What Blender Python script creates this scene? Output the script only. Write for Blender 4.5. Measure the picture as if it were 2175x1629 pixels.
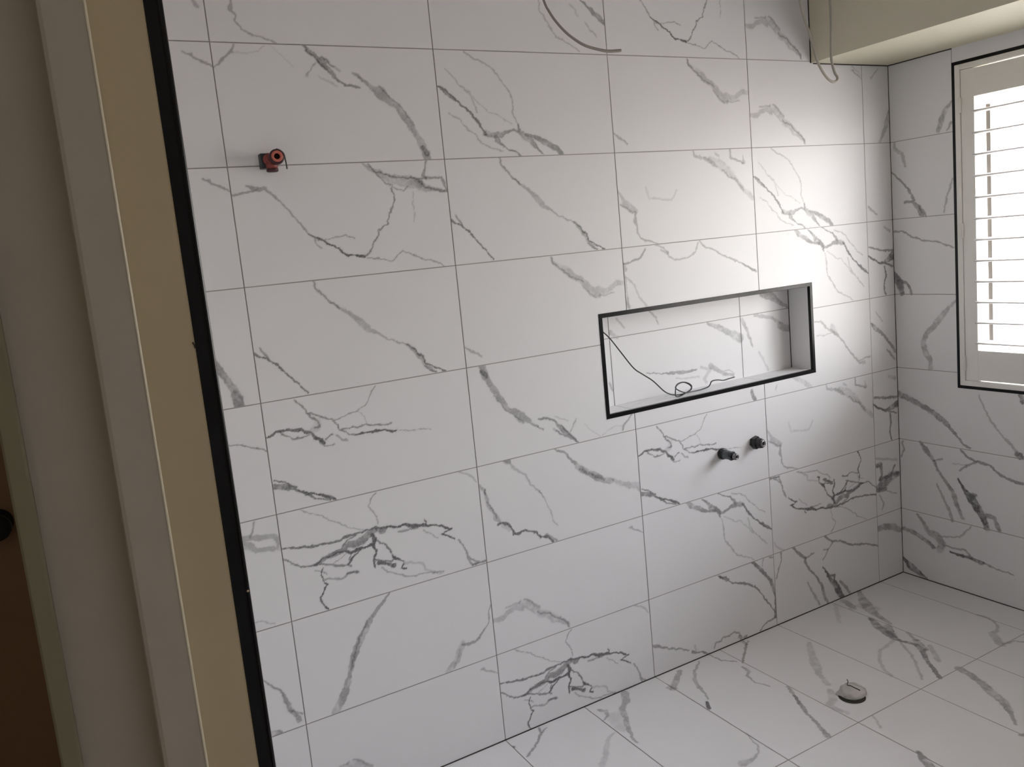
import bpy, bmesh, math, random
import numpy as np
from mathutils import Vector, Matrix

for o in list(bpy.data.objects):
    bpy.data.objects.remove(o, do_unlink=True)
SC = bpy.context.scene
COL = SC.collection

# ------------------------------------------------------------------ camera
cam_data = bpy.data.cameras.new('camera')
cam = bpy.data.objects.new('camera', cam_data)
COL.objects.link(cam)
cam_data.sensor_width = 36.0
cam_data.lens = 29.11375
cam_data.shift_x = 0.003063
cam_data.shift_y = -0.015607
cam_data.clip_start = 0.02
cam.matrix_world = Matrix(((0.8663875, 0.1530098, -0.4753531, -0.4514321), (-0.4899740, 0.0766603, -0.8683598, -2.1850708), (-0.0964269, 0.9852468, 0.1413884, 1.5276248), (0.0000000, 0.0000000, 0.0000000, 1.0000000)))
SC.camera = cam

# ------------------------------------------------------------------ daylight outside the window
world = bpy.data.worlds.new('sky')
SC.world = world
world.use_nodes = True
wn = world.node_tree
wn.nodes.clear()
w_out = wn.nodes.new('ShaderNodeOutputWorld')
w_bg = wn.nodes.new('ShaderNodeBackground')
w_tc = wn.nodes.new('ShaderNodeTexCoord')
w_sep = wn.nodes.new('ShaderNodeSeparateXYZ')
w_map = wn.nodes.new('ShaderNodeMapRange')
w_ramp = wn.nodes.new('ShaderNodeValToRGB')
wn.links.new(w_tc.outputs['Generated'], w_sep.inputs[0])
wn.links.new(w_sep.outputs['Z'], w_map.inputs['Value'])
w_map.inputs['From Min'].default_value = -1
w_map.inputs['From Max'].default_value = 1
wn.links.new(w_map.outputs[0], w_ramp.inputs[0])
wn.links.new(w_ramp.outputs[0], w_bg.inputs[0])
wn.links.new(w_bg.outputs[0], w_out.inputs[0])
els = w_ramp.color_ramp.elements
els[0].position = 0.0; els[0].color = (0.44, 0.37, 0.32, 1)      # ground below the window
els[1].position = 1.0; els[1].color = (2.20, 2.25, 2.75, 1)      # overcast sky overhead
for pos, c in ((0.44, (0.66, 0.58, 0.53, 1)), (0.50, (0.95, 0.90, 0.88, 1)), (0.60, (1.05, 1.02, 1.04, 1)), (0.72, (1.75, 1.74, 1.95, 1))):
    e = els.new(pos); e.color = c
w_bg.inputs[1].default_value = 15.8

portal_data = bpy.data.lights.new('window_portal', 'AREA')
portal_data.shape = 'RECTANGLE'; portal_data.size = 1.60; portal_data.size_y = 1.32
portal_data.cycles.is_portal = True
portal = bpy.data.objects.new('window_portal', portal_data)
COL.objects.link(portal)
portal.matrix_world = Matrix(((0, 0, 1, 2.75), (1, 0, 0, -1.01), (0, 1, 0, 1.434), (0, 0, 0, 1)))  # faces -x (into the room)

# soft light of the hallway behind the camera
hall_data = bpy.data.lights.new('hall_light', 'AREA')
hall_data.shape = 'RECTANGLE'; hall_data.size = 0.5; hall_data.size_y = 0.5
hall_data.energy = 2.0
hall_data.color = (1.0, 0.84, 0.60)
hall = bpy.data.objects.new('hall_light', hall_data)
COL.objects.link(hall)
hall.location = (-0.95, -2.9, 2.5)

SC.view_settings.view_transform = 'Standard'
SC.view_settings.look = 'None'
SC.view_settings.gamma = 1.0
SC.view_settings.use_curve_mapping = False
SC.view_settings.exposure = 0.0

# ------------------------------------------------------------------ dimensions (metres)
TW, TH = 0.602, 0.302            # tile pitch on the walls
ZT = 2.4004523                   # height of the first tile joint's reference row
XC = 2.5638649                   # tiled window wall
XL = -0.3208                     # room face of the doorway wall
CEIL = 2.62
BACK = -2.45
NX0, NX1, NZ0, NZ1, ND = 1.0893, 2.0812, 0.9453, 1.2922, 0.105   # niche opening and depth
WY0, WY1, WZ0, WZ1 = -0.2603, -1.76, 0.8299, 2.0413              # window opening
DUCT_X, DUCT_Z = 2.1272, 2.0925
GAP = 0.0028

# ------------------------------------------------------------------ vein map of the tiles: tone%: u,v,half width (mm, mm, 0.1 mm)
TILE_VEINS = {
'A': '''50:90,295,24 105,278,24 116,256,25 125,244,25 144,228,25 144,214,25 132,212,25
50:116,256,21 136,247,21 160,234,21 184,224,22 193,208,22 202,192,22 226,176,22 244,171,22
85:244,171,22 270,171,33 297,171,41 324,168,26 347,162,42 360,160,31
35:360,160,13 401,152,14 433,149,14 469,142,14
50:205,193,22 235,194,22 254,191,22 277,195,22 303,187,22 349,181,23
40:189,224,14 221,228,15 256,235,15 280,247,15 299,273,15 317,298,15
20:256,235,13 273,219,13 281,195,13
65:1,211,20 20,215,31 38,220,31 65,218,31 96,212,42 122,198,42 131,184,43 148,173,32
50:38,220,21 50,207,21 69,194,21 93,193,21 115,194,21
85:131,184,36 148,173,54 151,167,47
50:159,174,22 171,183,22 179,185,22
15:144,228,89 135,208,89 124,207,53
35:189,179,33 202,164,33 216,159,33
40:140,171,18 153,157,18 179,156,18
60:1,75,77 24,70,78 48,63,70 67,51,25
60:8,90,24 33,81,24 62,61,25
70:67,51,18 91,38,44 108,32,21 128,24,36 149,12,45 169,1,15
60:90,37,21 109,17,22 130,12,22 148,5,22''',
'B': '''60:-1,208,28 38,199,28 87,192,29 130,188,29 156,188,29 183,194,30 222,196,30 245,198,30 268,197,30 299,193,31 334,184,31
50:268,195,76 286,185,96 299,190,38
85:299,193,27 334,184,31 358,184,39 377,175,59 409,169,52 429,164,28 466,153,28 493,134,29 498,135,29
80:417,167,20 423,178,20 415,182,20
70:493,134,20 476,132,20 469,124,20
90:463,127,20 487,117,33 505,100,21
30:407,154,16 434,135,16 453,118,16
40:332,169,27 368,168,28 392,166,28
40:519,97,29 533,68,29 542,33,29 553,8,29
40:547,32,25 563,17,25 580,12,25 553,6,25
50:557,8,17 597,6,34
55:0,180,25 22,163,18 44,142,25 73,140,29 98,137,18
50:73,140,14 95,139,36 118,148,55 145,156,83 168,159,74 180,171,93 202,165,112 222,171,113 243,185,95 263,191,76
85:80,138,22 103,147,22 141,155,22 163,156,22
85:163,156,19 188,146,45 216,150,38 239,151,30 259,154,38
50:88,143,18 127,159,18 161,165,18 182,185,19 206,191,19
80:251,183,38 260,165,76 254,147,46 260,130,27 249,106,38 250,86,38
60:260,165,23 278,149,23 292,139,23 305,110,23 314,94,23
80:304,106,23 314,94,47 337,78,20
85:263,94,46 285,84,46 308,74,58
60:253,105,23 279,94,23 302,89,23 314,94,23
70:336,70,28 330,60,28 342,57,28
50:98,137,25 137,122,26 183,107,26
60:187,138,19 173,112,19
70:215,146,23 194,133,22 175,113,22
35:133,127,11 153,136,11 177,149,11
40:81,121,14 106,112,15 112,103,15
95:105,123,18 97,103,22 108,74,22 98,57,22 87,44,18 92,22,22 104,3,26
35:103,92,29 153,79,30 174,89,30 200,87,30
45:170,90,34 203,84,34
35:272,76,19 286,61,19 313,49,20 347,29,20 379,26,20 441,17,20 458,12,20
18:336,74,31 396,57,32 401,36,32 449,10,33
35:62,299,14 99,279,14 119,271,14 132,256,15 163,237,15 194,216,15 237,199,15
40:279,298,15 263,282,15 251,263,15 269,239,15 277,207,15
20:541,301,33 576,283,33 595,257,33''',
'C': '''40:2,232,22 39,238,23 65,244,23
40:41,253,23 59,247,49 72,243,56 85,246,49 103,229,40 124,208,23 144,180,20 161,155,20 184,123,21 204,109,24 220,100,21
75:184,123,14 217,103,24 240,88,25 261,81,21 273,64,25 287,57,32 302,58,18 331,50,36
35:197,112,24 205,94,24 214,83,24
40:221,103,14 253,107,14 286,110,14 311,101,14
50:331,50,22 351,64,22 357,78,22 374,98,22 380,115,22 397,128,22 409,134,22 417,162,22 431,183,22 438,211,22 431,229,22
40:337,46,15 375,41,15 408,29,15 442,56,15 472,43,15 510,25,15 546,18,16 565,3,16
28:355,298,36 375,284,54 404,270,91 436,255,129 473,245,167 512,239,169
50:370,298,21 386,276,22 422,268,22 452,256,22 506,254,23
40:386,276,22 419,243,22 437,236,22
35:433,232,18 463,220,19 480,230,19
30:512,239,132 534,224,95 566,219,58 598,213,39
40:510,252,30 558,252,31 586,250,31 595,235,31 598,213,31
45:517,246,26 531,227,27 558,219,27 590,214,27
40:546,302,26 541,281,30 531,260,57 538,252,38
25:497,215,13 490,186,13 492,157,13 486,134,13''',
'D': '''40:180,298,28 186,277,28 200,262,28 222,238,28 242,222,29
30:222,238,18 242,222,32 272,200,65 292,183,84 315,155,84 325,147,44 347,136,37 375,116,26 420,100,19
35:424,96,57 449,70,69 466,49,70 472,29,58 502,5,39
65:424,97,21 449,74,21 467,54,21 473,37,21 500,19,22 535,2,22
50:472,25,23 486,10,24 506,3,24
60:3,130,40 15,122,27 34,112,30 52,97,27 76,69,24 100,41,21 127,5,25
40:18,143,23 29,125,24 36,112,24''',
'E': '''24:328,297,29 334,281,44 353,266,88 384,249,133 405,228,119 430,217,120 454,195,121 479,168,153 498,160,92
35:331,294,29 334,278,29 356,260,29 383,241,30 401,226,30 430,217,30 442,208,30
25:434,195,30 459,173,30 484,153,31
22:494,183,77 520,169,93 545,177,78 571,192,94 595,189,79
22:498,157,31 526,157,31 554,162,31
30:3,61,16 27,44,24 54,26,33''',
'F': '''60:2,201,30 17,193,46 35,178,61 50,167,54 68,153,25 93,135,31 114,109,41 131,85,38 143,67,38
45:23,193,21 44,176,22 59,161,22
45:143,70,96 170,63,97 191,63,81 214,72,49 236,76,39 253,74,50
50:173,57,81 182,45,65 195,33,33 208,24,20 239,14,23 256,1,23
55:255,92,33 257,74,66 273,58,100 294,46,100 307,30,67 320,17,41 334,6,20
50:278,64,50 306,58,50 334,45,85 359,32,94 384,19,95 402,1,69
28:99,298,22 117,284,22 152,269,22 182,254,22 197,238,22 215,212,23 234,188,23 242,164,23 240,128,23 249,98,23
25:30,250,18 51,233,18 74,204,19 96,187,19 113,161,19 119,129,19
20:96,193,16 120,164,16 139,149,16 157,129,16 191,123,16 210,105,16 234,95,16
28:29,127,18 63,109,19 83,83,19 109,65,19 126,41,19 156,25,19 194,18,20''',
'G': '''50:233,300,33 248,285,59 266,269,76 282,253,85 297,237,68 316,214,34 339,202,31 357,200,49 373,197,25
50:236,297,20 263,267,20 293,233,20
20:263,272,34 294,263,34 309,247,34 322,237,34
45:277,272,20 303,253,21 309,247,21
30:260,259,17 245,239,17 231,222,17
35:358,234,28 372,228,28 381,214,28
38:375,224,21 395,208,35 411,191,89 432,181,162 452,160,109 477,146,73 493,118,101 510,94,111 526,65,93 542,36,113 550,4,114
35:427,198,21 454,174,22 482,150,22 501,122,22 522,97,22
50:538,36,56 552,18,83
15:264,223,24 287,213,24 310,200,24
35:54,296,25 50,282,41 39,273,34 21,257,28 4,241,22
15:53,279,13 81,275,13 114,284,13 135,296,13
12:145,298,13 172,276,13 193,254,13 202,245,13''',
'H': '''30:330,298,30 336,282,45 377,273,61 408,261,92 432,245,62
20:380,273,46 415,266,123 450,249,170 474,232,172 499,215,157 516,199,79 537,179,79 554,156,80 576,144,97 593,124,81
30:460,230,37 487,205,38 516,196,38 537,176,38 550,156,38
35:500,298,37 499,271,38 525,263,38 557,251,38
25:559,272,32 561,253,80
20:428,287,31 445,278,31
22:3,182,28 20,158,56 25,143,112 39,130,127 67,116,99
30:8,139,33 35,125,34 56,109,34
35:66,108,57 63,83,57 69,60,34 69,45,29 81,28,29 102,14,35 122,11,26 151,0,20
12:138,154,35 174,147,35 220,142,35 236,159,35 244,174,35
8:118,186,43 128,150,43''',
'I': '''40:-3,250,32 15,250,32 57,259,33 74,264,33 86,279,33 97,291,33
25:2,249,60 8,232,69
28:141,300,29 173,287,29 188,275,29 192,257,29 224,242,29 275,246,30 311,262,30 325,293,30
25:161,281,38 188,270,39
33:334,298,27 353,278,28 404,260,28 438,238,28 509,211,29 533,200,29 587,170,30
35:527,203,42 593,167,43
20:5,208,32 39,179,33 56,135,33 71,121,33 90,93,33
18:2,225,42 7,166,42 9,141,42 11,107,42
30:7,141,28 8,124,70 11,107,70''',
'J': '''25:95,305,81 108,297,98 114,288,33 123,274,65 136,261,33 162,242,23 180,207,27 206,179,34 221,156,27 233,131,17 242,103,24 249,71,24 266,51,17
35:99,305,65 112,295,65
30:206,179,20 221,156,20
42:278,303,24 287,291,34 309,285,41 323,272,45 339,249,42 356,229,87 374,213,106 400,197,89 425,178,125 451,161,108 486,148,91
40:367,217,44 392,199,44 425,178,45 459,161,45
22:494,149,55 525,132,92 560,117,112 593,110,113 600,91,57
30:2,245,32 18,223,48 22,203,64 26,177,64 40,152,48 48,131,97 60,116,49
65:53,108,33 70,110,33 86,100,33 102,80,33 103,64,33 121,62,33 143,68,33 160,59,34 181,50,34 197,30,34 222,26,34 242,5,35
50:18,226,32 20,213,32
40:24,187,22 40,152,23 51,128,23
35:219,33,34 240,18,34 257,4,35
15:69,101,82 92,86,82''',
'K': '''40:283,301,26 265,281,38 240,262,56 222,241,74 204,221,93 186,196,100 167,168,110 153,139,92 141,105,81 125,65,110 109,33,128 87,7,128
38:208,238,33 187,207,33 172,178,33 157,149,33 146,115,33
40:601,167,21 589,142,25 586,110,25 560,82,25 542,71,33 515,66,45 494,71,33
28:495,75,82 479,51,122 468,27,102 436,5,101
20:484,58,41 458,10,41''',
'L': '''85:321,298,15 337,286,45 358,275,75 370,268,56
55:370,263,19 386,249,30 416,243,30 446,231,46 476,216,46 497,204,39 526,173,27 547,139,32 572,107,24 597,71,32
55:491,303,39 512,284,78 537,256,78 562,225,59 583,202,79 591,175,80 598,141,40 599,92,40 596,54,80
50:596,51,40 572,47,36 535,42,28 515,23,32
30:549,298,20 543,272,20
30:581,296,39 599,291,40
45:0,132,35 19,126,70 41,114,35 75,97,35 122,80,36 161,62,29
55:172,53,36 184,44,44 216,37,29 256,15,56
20:190,69,37 192,51,37
40:278,29,34 288,46,34 314,48,34 328,57,34 353,55,34 380,60,34 405,49,35 417,31,35
45:408,34,77 420,16,116 443,26,39''',
'M': '''40:40,305,33 41,266,34 22,232,34 7,202,33
50:106,302,40 131,271,69 169,240,58 168,226,46 193,184,41 232,142,41 257,99,71 269,55,72 284,20,60
40:169,240,40 218,247,41
35:176,138,29 207,84,59 239,28,59
80:266,178,24 288,146,48 308,110,90 335,82,136 354,45,152 371,22,122
60:309,130,48 330,124,48 329,104,48
45:364,89,73 398,53,74 419,21,74
50:284,300,47 317,271,42 374,256,42 445,221,43 533,203,44 597,176,38
35:331,262,36 301,239,36 271,207,35
35:274,247,30 301,239,30''',
'N': '''30:281,250,33 316,244,43 349,216,49 389,196,59 423,167,35 463,120,30 498,82,40 527,56,46 558,51,77
30:528,65,26 597,71,26
15:378,218,122 395,195,123
20:289,197,24 336,191,24 383,197,24''',
}
TILE_PLACE = [('A',0,4,0),('A',2,5,0),('B',0,5,0),('B',1,7,0),('B',3,6,1),('C',0,2,0),('C',2,0,0),('D',0,3,0),('D',1,2,0),('E',1,3,0),('E',2,1,0),('E',3,1,1),('E',3,0,1),('E',1,6,1),('E',0,7,1),('F',1,1,0),('F',3,2,0),('F',3,3,1),('F',2,6,1),('G',0,1,0),('G',1,4,1),('H',2,2,0),('H',3,5,0),('I',2,3,0),('J',1,5,0),('K',0,6,0),('L',2,7,0),('M',3,7,0),('N',3,4,0)]
TILE_EXTRA = [
(0,0,'''35:66,101,40 61,80,40 70,68,34 68,52,19 86,34,19 106,18,25 129,16,16 166,1,20'''),
(-1,0,'''30:579,96,45 583,82,61'''),
(1,0,'''25:364,151,23 364,124,23 380,101,23 396,75,23 416,49,24 452,32,24 499,6,24
50:515,159,21 540,143,35 562,125,79 584,108,88 599,97,71
15:475,145,24 492,131,24 502,113,24
22:528,96,21 545,72,21 567,54,21
40:-15,130,59 -6,127,59'''),
(2,4,'''50:536,43,55 541,28,82 552,5,82'''),
(3,4,'''18:149,57,66 200,33,90 242,4,91
20:65,44,26 58,23,26'''),
(-1,1,'''35:535,279,15 558,268,30 577,254,31 603,241,31'''),
(-1,2,'''35:542,277,31 567,261,31 599,241,22'''),
(-1,3,'''50:504,130,16 513,102,97 526,76,98 541,47,99 547,22,148 548,1,132
30:540,44,39 557,24,40'''),
(-1,4,'''50:508,208,16 537,205,17 568,190,17 600,175,17'''),
(-1,5,'''30:497,261,67 530,256,68 553,250,86 587,246,52 599,234,70 599,212,105
30:508,244,101 527,232,102 538,218,51 582,213,70
35:544,295,27 536,272,27 527,260,27
25:505,28,17 532,23,17 558,8,18'''),
(-1,6,'''45:505,167,17 525,142,27 549,119,35 559,89,69 562,66,70 576,42,63 587,19,71
40:503,7,103 530,4,87
35:565,57,35 596,34,35'''),
(4,1,'''30:152,121,50 143,85,151 123,46,101 95,4,75
20:97,283,25 52,247,24'''),
(3,1,'''15:548,288,29 588,262,29 608,247,29'''),
(4,2,'''30:13,58,39 45,34,47 64,23,28'''),
(4,3,'''50:6,203,40 55,191,41 106,182,41 151,181,42
65:4,169,30 40,149,36 65,136,41 97,135,62 130,149,130 150,160,183
60:103,131,41 148,116,42
60:99,118,36 107,84,36 93,52,36 94,18,36 103,5,37
30:104,276,51 135,257,52'''),
(4,4,'''50:2,201,41 33,176,104 76,149,63 113,109,53 148,70,80
25:36,243,26 73,205,26
35:99,81,53 143,36,54'''),
(4,5,'''50:7,199,55 74,188,55 149,179,56
65:6,171,35 35,150,40 77,134,61 109,140,102 147,150,154
50:96,126,30 146,113,31
55:105,116,41 106,78,41 98,38,41 109,3,41
25:103,273,76 140,259,76'''),
(4,6,'''20:6,246,50 136,215,52
60:11,216,101 35,215,102 39,168,51 26,154,76
55:-1,114,152 50,132,230 95,151,206 140,154,130
60:26,154,66 95,156,67 140,158,68
50:95,156,52 122,192,52
45:-1,110,91 61,104,92
30:55,101,26 129,67,26
30:17,89,36 46,48,36 32,22,36'''),
(4,7,'''45:-1,248,126 41,248,128 103,232,162 150,204,98'''),
]
NICHE_VEINS = '''32:1648,1188,54 1697,1167,109 1745,1142,110 1801,1113,196
30:1816,1178,84 1837,1147,67 1853,1101,57 1864,1072,40
15:1896,1046,46 1926,996,46 1938,970,47
45:1351,1050,15 1431,1035,21 1454,1032,52 1489,1031,63 1549,1024,53 1579,1026,37
15:1482,1013,31 1511,1004,32 1547,1003,32 1589,998,32
18:1604,1031,64 1647,1015,65 1613,987,65 1624,971,65
32:1648,1029,109 1678,1010,82 1708,991,66 1758,978,56
20:1709,1001,28 1741,1001,28 1765,982,28
40:1932,1266,171 1985,1246,144 2018,1222,87 2065,1197,59
35:2012,1134,146 2045,1119,148 2073,1111,149
25:1886,1189,68 1973,1168,69 2012,1143,70
20:1238,1256,39 1267,1221,39
28:1207,1212,72 1232,1195,97
25:1383,1267,30 1409,1239,30 1418,1215,30
25:1187,1039,48 1198,1015,49'''
WINDOW_WALL_VEINS = '''40:-258,1905,41 -236,1882,103 -218,1849,104 -204,1808,84
35:-257,1831,41 -239,1806,41
30:-19,1792,45 -18,1771,68 -51,1745,67 -64,1696,45
45:-5,1678,32 -43,1640,36 -75,1606,45 -97,1561,53
45:-55,1557,36 -88,1558,54 -115,1530,89 -128,1503,88
40:-120,1534,66 -147,1498,44
35:-256,1623,33 -233,1564,34 -219,1504,34
40:-5,1446,31 -48,1444,30 -84,1420,30 -136,1403,29 -186,1397,29 -254,1369,28
60:1,1280,78 -15,1251,156 -25,1226,155 -35,1196,103
50:-15,1251,62 -52,1240,61 -68,1221,61 -75,1196,61
35:-257,1166,47 -229,1140,72 -199,1106,122 -168,1067,124 -136,1037,100 -120,1002,101 -129,959,126 -149,931,101 -148,897,101
50:-1,778,128 -50,765,126 -108,741,105 -157,718,121 -211,681,101 -246,642,59 -280,607,46 -306,597,40
30:-344,809,33 -362,761,39 -384,719,39 -426,669,44 -463,631,54 -488,603,64
60:-483,602,107 -494,598,133
60:-496,825,78 -506,800,78
40:-15,577,39 -21,546,39 -9,513,39
50:-97,587,62 -121,557,124 -152,523,61 -170,482,61 -199,445,61 -229,410,90 -246,360,102 -268,306,71
40:-152,520,43 -189,533,42
35:-162,426,31 -186,382,49 -215,323,61 -226,289,91
50:-268,582,47 -297,558,46 -331,547,46 -375,544,45 -419,512,44 -461,498,54 -503,493,53
40:-331,547,40 -290,525,41 -261,499,41
20:-231,523,24 -290,525,23
75:-254,465,24 -277,426,71 -305,397,175 -328,367,173 -350,331,144 -366,289,103
50:-305,409,87 -323,412,87
50:-367,341,85 -395,337,85 -413,293,84
40:-75,274,64 -100,246,76 -125,209,126 -156,204,188 -181,180,155 -168,146,125
55:-6,197,93 -46,194,91 -92,181,90 -117,169,89 -142,151,88
30:-169,205,37 -255,225,36 -303,279,35
40:-187,173,37 -242,173,36 -278,177,36 -295,158,36
80:-217,151,37 -265,149,60 -301,150,71 -335,143,88 -350,144,58
40:-350,144,29 -397,135,29 -463,132,28
70:-2,64,67 -35,38,165 -68,22,131 -107,5,77'''
FLOOR_VEINS = '''60:599,-48,100 577,-50,119 547,-59,118 513,-76,116 497,-88,95
30:577,-18,16 540,-47,16
45:722,-9,42 708,-40,41 690,-60,41 661,-84,40 613,-116,39
40:739,-23,38 715,-38,37
18:893,-179,41 868,-187,60 839,-216,79 807,-255,96 767,-290,111
35:1060,-16,138 1033,-58,134 994,-88,109 976,-132,106 947,-180,83 924,-230,48 917,-264,47
35:931,-45,44 946,-64,87 934,-92,52 905,-105,30
12:953,-114,320 932,-169,248
40:1296,-25,106 1249,-62,103 1204,-97,125
30:1195,-81,75 1204,-97,75
35:1394,-17,38 1337,-58,53 1297,-101,61 1276,-147,75 1266,-183,39 1249,-220,38
70:1232,-231,71 1215,-259,70
40:1455,-7,33 1460,-62,32 1492,-99,32
45:1618,-5,86 1611,-32,57 1560,-74,44 1504,-119,37
35:1635,-19,34 1603,-36,34
35:1483,-141,63 1478,-175,77 1452,-191,41 1441,-237,30 1450,-263,30 1461,-285,29
40:1504,-325,48 1482,-367,57 1455,-420,46
30:1206,-434,25 1193,-473,25 1191,-492,29 1172,-518,32 1138,-531,47 1115,-532,98 1093,-528,156
40:2277,-2,92 2236,-46,134 2208,-84,219 2167,-138,212 2149,-180,139 2134,-223,102 2125,-256,80
35:2158,-24,148 2143,-72,145 2128,-89,143
15:2181,-105,432 2183,-137,284
55:2106,-185,82 2080,-231,167 2059,-279,163 2051,-311,193 2036,-336,127 2039,-369,75 2055,-407,74 2038,-447,121 1987,-496,70 1952,-542,68 1917,-592,82
45:2102,-263,133 2049,-322,160
40:2078,-396,124 2045,-452,120
30:2108,-341,77 2078,-396,75
20:2028,-342,63 1960,-357,62 1932,-357,61 1871,-398,59 1827,-450,57 1811,-489,56
22:2029,-367,50 1980,-445,48 1945,-483,46 1905,-525,45 1868,-561,44
22:2080,-447,91 2010,-526,87
12:2106,-24,88 2043,-87,84 1997,-131,82
22:1785,-172,96 1728,-232,123 1683,-286,178 1641,-338,115 1612,-397,83
45:1477,-376,54 1457,-417,79 1427,-475,51 1409,-529,59 1381,-589,95
42:2014,-594,140 2005,-639,137 1985,-692,133 1953,-743,154 1935,-785,150 1910,-818,122 1875,-849,57 1846,-876,46
20:1572,-599,50 1536,-655,38
50:1516,-788,44 1499,-818,130 1483,-848,148
30:2415,-414,47 2419,-459,53 2392,-502,51 2348,-528,75 2318,-528,125 2288,-563,152 2263,-591,149
30:2273,-593,42 2322,-604,42 2336,-628,42
40:1816,-916,68 1804,-914,67
20:1588,-427,109 1553,-466,132 1523,-479,130 1516,-501,103 1523,-542,76'''

# ------------------------------------------------------------------ materials
def principled(name, color, rough=0.5, metal=0.0, spec=0.5, bump=0.0, bscale=200.0, var=0.0, vscale=6.0, coat=0.0):
    m = bpy.data.materials.new(name); m.use_nodes = True
    n = m.node_tree; b = n.nodes['Principled BSDF']
    b.inputs['Base Color'].default_value = (*color, 1)
    b.inputs['Roughness'].default_value = rough
    b.inputs['Metallic'].default_value = metal
    b.inputs['Specular IOR Level'].default_value = spec
    b.inputs['Coat Weight'].default_value = coat
    tc = n.nodes.new('ShaderNodeTexCoord')
    if var > 0:
        nz = n.nodes.new('ShaderNodeTexNoise'); nz.inputs['Scale'].default_value = vscale; nz.inputs['Detail'].default_value = 4
        n.links.new(tc.outputs['Object'], nz.inputs['Vector'])
        mx = n.nodes.new('ShaderNodeMix'); mx.data_type = 'RGBA'
        mx.inputs[6].default_value = (*[c * (1 - var) for c in color], 1)
        mx.inputs[7].default_value = (*[min(1, c * (1 + var)) for c in color], 1)
        n.links.new(nz.outputs[0], mx.inputs[0]); n.links.new(mx.outputs[2], b.inputs['Base Color'])
    if bump > 0:
        nb = n.nodes.new('ShaderNodeTexNoise'); nb.inputs['Scale'].default_value = bscale
        n.links.new(tc.outputs['Object'], nb.inputs['Vector'])
        bp = n.nodes.new('ShaderNodeBump'); bp.inputs['Strength'].default_value = bump; bp.inputs['Distance'].default_value = 0.002
        n.links.new(nb.outputs[0], bp.inputs['Height']); n.links.new(bp.outputs[0], b.inputs['Normal'])
    return m

def marble_material():
    m = bpy.data.materials.new('marble_porcelain'); m.use_nodes = True
    n = m.node_tree; b = n.nodes['Principled BSDF']
    at = n.nodes.new('ShaderNodeAttribute'); at.attribute_name = 'vein'
    tc = n.nodes.new('ShaderNodeTexCoord')
    fine = n.nodes.new('ShaderNodeTexNoise'); fine.inputs['Scale'].default_value = 170; fine.inputs['Detail'].default_value = 5
    n.links.new(tc.outputs['Object'], fine.inputs['Vector'])
    cloud = n.nodes.new('ShaderNodeTexNoise'); cloud.inputs['Scale'].default_value = 3.0; cloud.inputs['Detail'].default_value = 5
    n.links.new(tc.outputs['Object'], cloud.inputs['Vector'])
    mr = n.nodes.new('ShaderNodeMapRange')
    mr.inputs['From Min'].default_value = 0.3; mr.inputs['From Max'].default_value = 0.7
    mr.inputs['To Min'].default_value = 0.80; mr.inputs['To Max'].default_value = 1.15
    n.links.new(fine.outputs[0], mr.inputs['Value'])
    mul = n.nodes.new('ShaderNodeMath'); mul.operation = 'MULTIPLY'; mul.use_clamp = True
    n.links.new(at.outputs['Fac'], mul.inputs[0]); n.links.new(mr.outputs[0], mul.inputs[1])
    base = n.nodes.new('ShaderNodeMix'); base.data_type = 'RGBA'
    base.inputs[6].default_value = (0.765, 0.758, 0.762, 1); base.inputs[7].default_value = (0.805, 0.797, 0.80, 1)
    n.links.new(cloud.outputs[0], base.inputs[0])
    mx = n.nodes.new('ShaderNodeMix'); mx.data_type = 'RGBA'
    mx.inputs[7].default_value = (0.125, 0.122, 0.124, 1)
    n.links.new(mul.outputs[0], mx.inputs[0]); n.links.new(base.outputs[2], mx.inputs[6])
    n.links.new(mx.outputs[2], b.inputs['Base Color'])
    b.inputs['Roughness'].default_value = 0.42
    b.inputs['Specular IOR Level'].default_value = 0.4
    return m

MARBLE = marble_material()
GROUT = principled('grout', (0.40, 0.375, 0.36), 0.9)
DARK_SEAL = principled('dark_joint', (0.045, 0.04, 0.035), 0.8)
BLACK_TRIM = principled('black_trim', (0.004, 0.004, 0.005), 0.25, spec=0.22)
PAINT = principled('wall_paint', (0.80, 0.775, 0.76), 0.7, bump=0.05)
CREAM = principled('duct_paint', (0.66, 0.62, 0.48), 0.6, bump=0.04)
JAMB = principled('jamb_paint', (0.60, 0.505, 0.33), 0.45, bump=0.06, bscale=60, var=0.05)
FRAME_GREY = principled('frame_paint', (0.50, 0.46, 0.39), 0.5, bump=0.08, bscale=80, var=0.05, vscale=14)
BROWN = principled('brown_door', (0.36, 0.21, 0.11), 0.5, bump=0.05, var=0.12, vscale=9)
BLACK = principled('black_plastic', (0.010, 0.010, 0.012), 0.35)
SLATE = principled('slate_plastic', (0.075, 0.09, 0.10), 0.35)
STEEL = principled('brushed_steel', (0.24, 0.24, 0.25), 0.3, metal=1.0)
CHARCOAL = principled('charcoal_metal', (0.035, 0.045, 0.048), 0.4, metal=0.3)
RED = principled('red_plastic', (0.24, 0.042, 0.034), 0.4)
ARCH = principled('architrave_paint', (0.26, 0.235, 0.15), 0.5, bump=0.05)
ARRIS_LIT = principled('arris_highlight', (0.66, 0.59, 0.44), 0.4)  # paler colour paints the window highlight along the door stop's arris
DARK_RED = principled('dark_red_plastic', (0.045, 0.006, 0.010), 0.4)
PINK_RED = principled('worn_red_rim', (0.55, 0.14, 0.10), 0.5)
WIRE_GREY = principled('grey_cable', (0.26, 0.235, 0.21), 0.5)
WIRE_PALE = principled('pale_grey_cable', (0.36, 0.34, 0.29), 0.5)
SHUTTER = principled('shutter_paint', (0.82, 0.80, 0.75), 0.45)
SLAT = principled('louvre_paint', (0.90, 0.88, 0.87), 0.4)
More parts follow.
